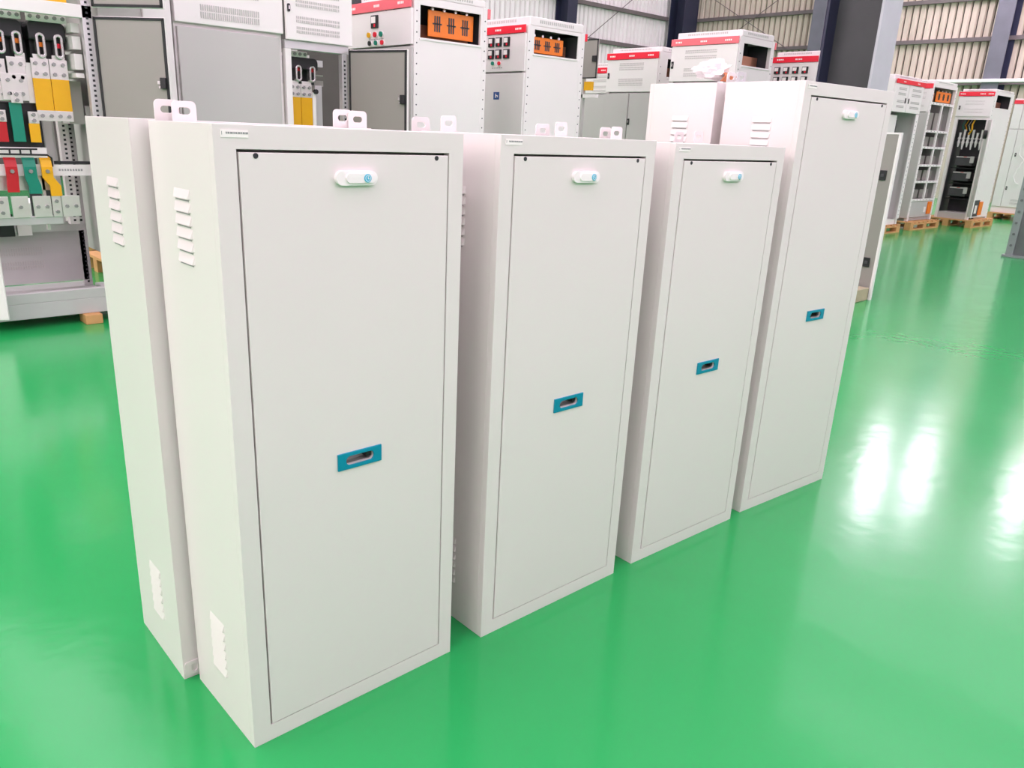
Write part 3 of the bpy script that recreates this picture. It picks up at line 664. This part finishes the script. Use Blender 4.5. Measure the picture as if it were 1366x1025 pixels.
# (swung past the perpendicular so its inner face looks at the camera)
gasket_door(t, (.81, -.02, 0), math.atan2(-.42, .33), .45, .16, 1.79, 1.44)
gasket_door(t, (.81, -.02, 0), math.atan2(-.42, .33), .45, 1.835, 2.19, 2.0, False)
d = Q().box(0, -.02, .10, .24, 0, .72).build('door', GEARW, t, bevel=.004); d.location = (-.09, -.03, 0); d.rotation_euler = (0, 0, -.42)
tag(Q().box(.80, 3.99, 0, .90, 4.13, .06).build('timber_block', WOOD, bevel=.004), 'short pale timber block under the right end of the open busbar cabinet', 'block', 'timber blocks under the left row')
tag(Q().box(.30, 4.6, 0, .42, 4.8, .06).build('timber_block', WOOD, bevel=.004), 'timber block in shadow under the open busbar cabinet', 'block', 'timber blocks under the left row')

# L1b: slim framed bay behind the open door
t = thing('slim_cable_cabinet', 'slim white cable bay between the open busbar cabinet and the blank grey one', 'cabinet', (1.09, LY, 0), 0, 'open cabinets of the left row')
Q().box(0.25, 0, .10, .42, .05, 2.2).build('front_panel', GEARW, t, bevel=.004)
Q().box(0, .02, .10, .25, .05, 2.2).build('front_panel', GEARG, t, bevel=.004)
Q().box(0, .05, .36, .012, .8, 2.2).build('side_panel', GEARG, t); Q().box(0.02, .06, .0, .42, .8, .10).build('plinth', PANG, t); Q().box(.40, .05, .10, .42, .8, 2.2).build('side_panel', GEARW, t); Q().box(0, 0.05, 2.2, .42, .8, 2.24).build('roof_panel', GEARW, t)
# L2: blank grey lower panel, vented upper door
t = thing('blank_grey_cabinet', 'cabinet with plain grey lower panel and slotted upper door, left background', 'cabinet', (1.53, LY, 0), 0, 'open cabinets of the left row')
Q().box(0, .02, .0, .73, .8, .12).build('plinth', PANG, t, bevel=.003)
Q().box(0, .03, .12, .73, .8, 2.24).build('carcass', GEARW, t, bevel=.004)
Q().box(.012, .0, .13, .70, .029, 1.795).build('lower_panel', GEARG, t, bevel=.004)
u = Q().box(.0, -.004, 1.82, .73, .029, 2.235).build('upper_door', GEARW, t, bevel=.004)
for z0, z1 in ((1.855, 1.935), (2.0, 2.08)): vent_rows(u, .165, .565, z0, z1, -.004)
# L3: slotted upper door over an open busbar bay
t = thing('open_fuse_cabinet', 'cabinet with slotted white upper door over an open bay of yellow busbars', 'cabinet', (2.27, LY, 0), 0, 'open cabinets of the left row')
u = Q().box(.0, -.03, 1.79, .515, -.005, 2.24).build('upper_door', GEARW, t, bevel=.004)
for z0, z1 in ((1.835, 1.875), (1.90, 1.94), (2.0, 2.04), (2.07, 2.11)): vent_rows(u, .075, .415, z0, z1, -.03)
latch(u, .02, 1.985, -.03, .7)
Q().box(.0, 0, 1.735, .50, .05, 1.79).build('front_beam', FRAMEG, t, bevel=.003)
Q().box(.0, .03, 2.2, .50, .8, 2.24).build('roof_panel', GEARW, t); Q().box(0, .02, 0, .5, .8, .12).build('plinth', PANG, t)
Q().box(.0, .0, .12, .045, .05, 1.735).build('frame_post', GEARW, t, bevel=.003); Q().box(.0, .75, .12, .045, .8, 2.2).build('frame_post', GEARW, t)
perf_post(t, .445, .0, .485, .05, .12, 1.735); Q().box(.485, .0, .12, .505, .05, 1.735).build('post_return', DOORG, t); Q().box(.455, .75, .12, .5, .8, 2.2).build('frame_post', GEARW, t)
Q().box(.03, .55, .12, .49, .57, 1.75).build('back_panel', WHITE, t)
M_ = lambda x: x-2.27
busplate(t, M_(2.36), 1.70, M_(2.52), 1.735, y, WHITE, (4, 1))
busbar_clamp(t, M_(2.32), M_(2.615), 1.522, 1.70, y+.02, [(M_(2.445), REDB), (M_(2.555), REDB)])
busplate(t, M_(2.375), 1.50, M_(2.45), 1.54, y+.01, SILVER); busplate(t, M_(2.475), 1.50, M_(2.55), 1.54, y+.01, SILVER)
for a, c_ in ((2.37, 2.457), (2.46, 2.549)):
    busplate(t, M_(a), 1.43, M_(c_), 1.521, y, SILVER, (2, 2)); busplate(t, M_(a), 1.20, M_(c_), 1.43, y-.002, YELLOW, None, .016, 'yellow_busbar')
busplate(t, M_(2.335), 1.2, M_(2.368), 1.47, y, WHITE); busplate(t, M_(2.552), 1.2, M_(2.58), 1.47, y, WHITE); busplate(t, M_(2.60), 1.1, M_(2.66), 1.52, y+.05, FRAMEG, None, .05, 'support_strut')
MB().cyl((M_(2.575), y, 1.475), (M_(2.575), y-.02, 1.475), .017, 10).build('cap', BLACK, t)
for z0, z1, m_ in ((1.655, 1.70, FRAMEG), (1.52, 1.56, DOORG), (1.59, 1.60, DOORG)): Q().box(.25, .30, z0, .46, .33, z1).build('cross_rail', m_, t)
Q().tube([(.30, .28, 1.66), (.29, .28, 1.60), (.26, .28, 1.56)], .004, 6).build('cable', RUBBER, t)
gasket_door(t, (.505, -.02, 0), math.atan2(-.50, .16), .52, .14, 1.765, 1.44)

# --- right group beyond the column, on pallets
def pallet(label, x0, y0, w, d, nb=3, group='pallets under the far switchgear', m=WOOD, h=.13):
    t = thing('wooden_pallet', label, 'pallet', (x0, y0, 0), 0, group)
    for j in range(3):
        yy = j*(d-.10)/2
        Q().box(0, yy, h-.045, w, yy+.10, h-.022).build('stringer', m, t, bevel=.002)
        for i in range(nb):
            xx = i*(w-.13)/(nb-1); Q().box(xx, yy, .02, xx+.13, yy+.10, h-.045).build('block', m, t, bevel=.003)
        Q().box(0, yy, 0, w, yy+.10, .02).build('bottom_board', m, t, bevel=.002)
    n = max(4, int(w/.17))
    for i in range(n):
        xx = i*(w-.11)/(n-1); Q().box(xx, 0, h-.022, xx+.11, d, h).build('deck_board', m, t, bevel=.002)
    return t
P = .13
R1x, R1y = 11.72, 3.98
# R1: two vented doors facing the camera
pallet('pallet under the two door vented cabinet right of the big column', 11.70, 3.95, 1.12, .85)
t = thing('vented_switchgear_cabinet', 'white switchgear cabinet with two vented doors just right of the big column', 'cabinet', (R1x, R1y, P), 0, 'switchgear cabinets on pallets')
frame_posts(t, 1.0, .8, 0, 2.08, False)
Q().box(0.05, .02, 0, .95, .78, .08).build('plinth', GEARW, t); Q().box(0, .76, .08, 1.0, .79, 2.08).build('back_panel', GEARG, t); Q().box(.002, .05, .08, .012, .75, 2.08).build('side_panel', GEARW, t); Q().box(.985, .05, .08, .998, .75, 2.08).build('side_panel', GEARW, t)
roof_cap(t, 1.0, .8, 2.08, 2.14)
band(t, 0, 1.0, 2.02, 2.08, -.022, RED, (.25, .75))
for a, c_, lx in ((.005, .465, .40), (.475, .995, .51)):
    u = Q().box(a, -.022, 1.64, c_, -.001, 2.015).build('upper_door', GEARW, t, bevel=.004); latch(u, lx, 1.80, -.022)
    for z0, z1 in ((1.94, 1.97), (1.87, 1.90), (1.77, 1.80), (1.70, 1.73)): vent_rows(u, a+.12, c_-.08, z0, z1, -.022)
Q().box(.05, .3, .08, .95, .32, 1.62).build('mounting_plate', DARKI, t)
Q().box(.3, .2, 1.1, .8, .3, 1.55).build('device_cover', DARKI, t, bevel=.01)
Q().box(.05, .05, .08, .40, .07, 1.6).build('inner_panel', GEARW, t)
p_ = Q().box(.90, -.02, .09, 1.0, -.001, 1.63).build('door_edge', GEARW, t, bevel=.003)
dots(p_, [(.95, -.0205, .15+.06*k_) for k_ in range(24)], .008, 'y', -.001)

# R2: open glazed shelf side with orange plate on top
R2x, R2y, R2W, R2D = 13.42, 4.10, .60, .99
pallet('pallet under the cabinet with the grid of side openings', R2x-.12, R2y-.12, 1.2, .95)
t = thing('grid_sided_cabinet', 'white cabinet with a two column grid of openings and orange plate on top', 'cabinet', (R2x, R2y+R2W, P), YX, 'switchgear cabinets on pallets')
H2_ = 2.13
frame_posts(t, R2W, R2D, 0, H2_, True)
Q().box(.006, -.022, .05, R2W-.006, -.001, 1.70).build('lower_door', GEARG, t, bevel=.004)
u = Q().box(.006, -.022, 1.71, R2W-.006, -.001, 2.05).build('upper_door', GEARW, t, bevel=.004)
for z0, z1 in ((1.97, 2.0), (1.90, 1.93), (1.78, 1.81)): vent_rows(u, .34, .52, z0, z1, -.022)
band(t, 0, R2W, 2.055, 2.125, -.022, RED, (.3, .75)); roof_cap(t, R2W, R2D, H2_, H2_+.05)
Q().box(.002, .05, 0, .012, R2D-.05, H2_).build('side_panel', GEARW, t); Q().box(.05, R2D-.012, 0, R2W-.05, R2D-.002, H2_).build('back_panel', GEARG, t)
Q().box(.05, .05, 0, R2W-.05, R2D-.05, .05).build('floor_pan', GEARG, t)
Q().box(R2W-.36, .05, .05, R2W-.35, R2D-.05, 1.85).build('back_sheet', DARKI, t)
rows = [1.84, 1.42, 1.17, .89, .63, .34]
for zr in rows:
    r_ = Q().box(R2W-.03, .05, zr-.018, R2W-.001, R2D-.05, zr+.018).build('grid_rail', GEARW, t, bevel=.003)
    dots(r_, [(R2W-.0005, .12+.13*k_, zr) for k_ in range(6)], .008, 'x', .001)
Q().box(R2W-.03, R2D*.53-.022, .34, R2W-.002, R2D*.53+.022, 1.84).build('grid_mullion', GEARW, t, bevel=.003)
for i in range(5):
    for a, c_ in ((.06, R2D*.53-.03), (R2D*.53+.03, R2D-.06)):
        Q().box(R2W-.12, a, rows[i+1]+.02, R2W-.11, c_, rows[i]-.03-(.05 if i % 2 else .1)).build('device_panel', DOORG, t)
    Q().box(R2W-.34, .06, rows[i+1]-.012, R2W-.04, R2D-.06, rows[i+1]-.004).build('shelf', DOORG, t)
Q().box(R2W-.02, .06, .06, R2W-.012, R2D-.06, .32).build('bottom_cover', PANG, t)
Q().box(R2W-.012, R2D-.24, .10, R2W+.01, R2D-.10, .30).build('orange_block', ORANGE, t, bevel=.004)
Q().box(R2W-.012, R2D-.38, .13, R2W-.004, R2D-.30, .22).build('socket_plate', GEARW, t)
Q().box(R2W-.002-.01, .05, 2.08, R2W-.002, R2D-.05, H2_).build('top_strip', GEARW, t)
Q().box(R2W-.20, .05, 1.86, R2W-.19, R2D-.05, 2.09).build('chamber_back', DARKI, t)
orange_plate(t, R2W, .30, R2D-.09, 1.875, 2.03, R2W-.05)
Q().box(R2W-.10, .10, 1.87, R2W-.06, .24, 2.0).build('busbar', COPPER, t)

# R3: open compartment full of breakers
R3x, R3y, R3W, R3D = 15.1, 3.74, .56, .95
pallet('pallet under the cabinet whose breakers are exposed', R3x-.08, R3y-.10, 1.1, .85)
t = thing('open_breaker_cabinet', 'white cabinet with its lower compartment open on black breakers and white insulators', 'cabinet', (R3x, R3y+R3W, P), YX, 'switchgear cabinets on pallets')
H3_ = 2.11
frame_posts(t, R3W, R3D, 0, H3_, True)
u = Q().box(.006, -.022, 1.71, R3W-.006, -.001, 2.03).build('upper_door', GEARW, t, bevel=.004)
for z0, z1 in ((1.95, 1.965), (1.90, 1.915), (1.82, 1.835), (1.77, 1.785)): vent_rows(u, .13, .43, z0, z1, -.022)
latch(u, .05, 1.85, -.022, .9)
band(t, 0, R3W, 2.035, 2.105, -.022, RED, (.12, .68, .9)); roof_cap(t, R3W, R3D, H3_, H3_+.04)
Q().box(.05, 0, 1.66, R3W-.05, .05, 1.71).build('cross_rail', GEARW, t); Q().box(.05, 0, 0, R3W-.05, .05, .10).build('bottom_rail', GEARG, t)
Q().box(.002, .05, 0, .012, R3D-.05, H3_).build('side_panel', DARKI, t); Q().box(.05, .42, 0, R3W-.05, .43, 1.7).build('mounting_plate', DARKI, t); Q().box(.05, .05, .1, R3W-.05, .42, .11).build('floor_pan', GEARG, t)
side_with_window(t, R3W, R3D, 0, H3_-.002, .12, R3D-.14, 1.86, 2.06)
MB().box(R3W-.01, .07, .05, R3W+.003, .42, .33).build('bottom_cover', DARKI, t)
MB().box(R3W-.01, .40, .07, R3W+.02, .56, .30).build('orange_block', ORANGE, t, bevel=.004); MB().box(R3W+.003, .22, .10, R3W+.008, .32, .24).build('socket_plate', GEARW, t)
for i in range(6):
    xx = .09+i*.07; q_ = Q()
    q_.cyl((xx, .16, 1.28), (xx, .16, 1.34), .028, 10, .014); q_.cyl((xx, .16, 1.34), (xx, .16, 1.37), .03, 10, .022); q_.cyl((xx, .16, 1.37), (xx, .16, 1.45+.05*(i % 2)), .016, 10, .02); q_.cyl((xx, .16, 1.17+.04*((i+1) % 2)), (xx, .16, 1.28), .01, 8, .024)
    q_.build('insulator', CERAMIC, t)
Q().tube([(.30, .10, 1.66), (.28, .08, 1.58), (.29, .08, 1.50), (.24, .12, 1.42)], .014, 8).build('yellow_cable', YELLOW, t)
for i, z in enumerate((.98, .72, .46)):
    b_ = Q().box(.12, .10, z-.08, .40, .40, z+.06).build('breaker', DARKI, t, bevel=.01)
    Q().box(.13, .09, z+.055, .36, .16, z+.075).build('breaker_label', GEARG, b_); Q().box(.36, .085, z-.03, .42, .11, z+.08).build('breaker_terminal', PANG, b_)
    Q().box(.25, .088, z+.062, .30, .092, z+.072).build('breaker_mark', REDB, b_)
    Q().box(.07, .12, z-.13, R3W-.07, .40, z-.118).build('breaker_shelf', BLACK, t)
for k_, m_ in enumerate((GREENB, YELLOW, SILVER)): Q().tube([(.12+.05*k_, .2, 1.66), (.10+.05*k_, .15, 1.57), (.13+.05*k_, .18, 1.48)], .007, 6).build('wire', m_, t)
d = Q().box(0, -.02, .06, .40, 0, 1.66).build('open_door', GEARW, t, bevel=.004); d.location = (R3W, -.005, 0); d.rotation_euler = (0, 0, -1.12)
Q().box(.02, -.024, .6, .38, -.019, 1.62).build('door_inset', GEARW, d)
MB().cyl((.2, -.02, 1.42), (.2, -.07, 1.42), .07, 16).build('door_knob', BLACK, d)

# R4: white doors at the right edge
pallet('pallet at the far right under the white two door cabinet', 17.9, 3.2, 1.2, 1.1)
t = thing('white_door_cabinet', 'white two door cabinet with small black locks at the right edge, far back', 'cabinet', (18.0, 4.30, P), YX, 'switchgear cabinets on pallets')
Q().box(0, 0, 0, 1.0, .9, 2.16).build('carcass', GEARW, t, bevel=.006)
band(t, 0, 1.0, 2.06, 2.13, -.022, RED, (.2, .6))
for a, c_ in ((.006, .17), (.18, .994)):
    u = Q().box(a, -.022, 1.60, c_, -.001, 2.05).build('upper_door', GEARW, t, bevel=.004); l_ = Q().box(a, -.022, .12, c_, -.001, 1.59).build('lower_door', GEARW, t, bevel=.004)
    if a > .1:
        latch(u, a+.08, 1.88, -.022); latch(l_, a+.05, 1.12, -.022); latch(l_, a+.03, .48, -.022); vent_rows(l_, a+.15, a+.5, .18, .21, -.022); vent_rows(l_, a+.15, a+.5, .24, .27, -.022)
tag(Q().tube([(17.94, 3.93, 1.75), (17.9, 3.97, 1.62), (17.9, 3.88, 1.52), (17.9, 3.99, 1.42), (17.9, 3.98, 1.25), (17.9, 3.88, 1.15), (17.9, 3.96, .98), (17.9, 4.0, .84), (17.9, 3.94, .72), (17.93, 3.88, .70)], .012, 6).build('loop_cable', WHITE), 'thin white cable hanging in loops in front of the far right cabinet', 'cable')

# --- grey door panel leaning behind the tallest cabinet, timber beside it
t = thing('grey_door_panel', 'grey sheet metal door with two black locks standing behind the tallest cabinet', 'door', (6.47, 1.585, 0), PI/2)
Q().box(0, 0, .0, .62, .03, 1.375).build('panel_sheet', DOORG, t, bevel=.003)
b = Q(); b.box(-.014, -.004, 0, .006, .034, 1.385); b.box(.0, -.004, 1.37, .62, .034, 1.385); b.build('panel_edge', GEARW, t, bevel=.002)['label'] = 'white edge'
for z in (1.045, .32):
    l_ = Q().box(.045, .03, z-.04, .10, .042, z+.04).build('lock', BLACK, t, bevel=.003); Q().box(.06, .042, z-.012, .085, .05, z+.012).build('lock_lever', DARKI, l_)
tag(Q().box(6.05, 1.585, 0, 6.42, 1.88, .11).build('timber_skid', OLDWOOD, bevel=.006), 'weathered timber skid on the floor beside the grey door panel', 'timber')

# --- steel stand at the right edge
t = thing('steel_rack_post', 'dark steel rack post with bolted flange and grey foot at the right edge', 'post', (11.23, 1.93, 0), 0)
Q().box(0, -.06, .03, .03, .03, 3.2).build('flange', RACKL, t, bevel=.003)
Q().box(.02, -.50, .03, .05, -.06, 3.2).build('web', RACK, t, bevel=.003); Q().box(.0, -.56, .03, .06, -.50, 3.2).build('flange', RACKL, t, bevel=.003)
Q().box(-.03, -.60, 0, .12, .06, .03).build('foot_plate', RACKL, t, bevel=.003)
for k_ in range(14): MB().cyl((0, -.015, .15+.14*k_), (-.014, -.015, .15+.14*k_), .016, 6).build('bolt', RACK, t)

# --- seen through the open busbar cabinet
pallet('pale pallet on the floor seen through the open busbar cabinet', 1.05, 6.5, .9, .8, 3, 'pallets seen through the left row')
tag(Q().box(1.10, 6.6, .13, 1.55, 7.1, .50).build('white_carton', CARTON, bevel=.004), 'white carton with red mark on the pallet behind the open busbar cabinet', 'box')
cm = bpy.data.objects['white_carton']; Q().box(1.28, 6.597, .36, 1.38, 6.601, .44).build('red_mark', RED, cm)
pallet('pale pallet beside the foot of the busbar cabinet, seen past the nearest cabinets', 1.40, 5.55, .8, .6, 3, 'pallets seen through the left row')
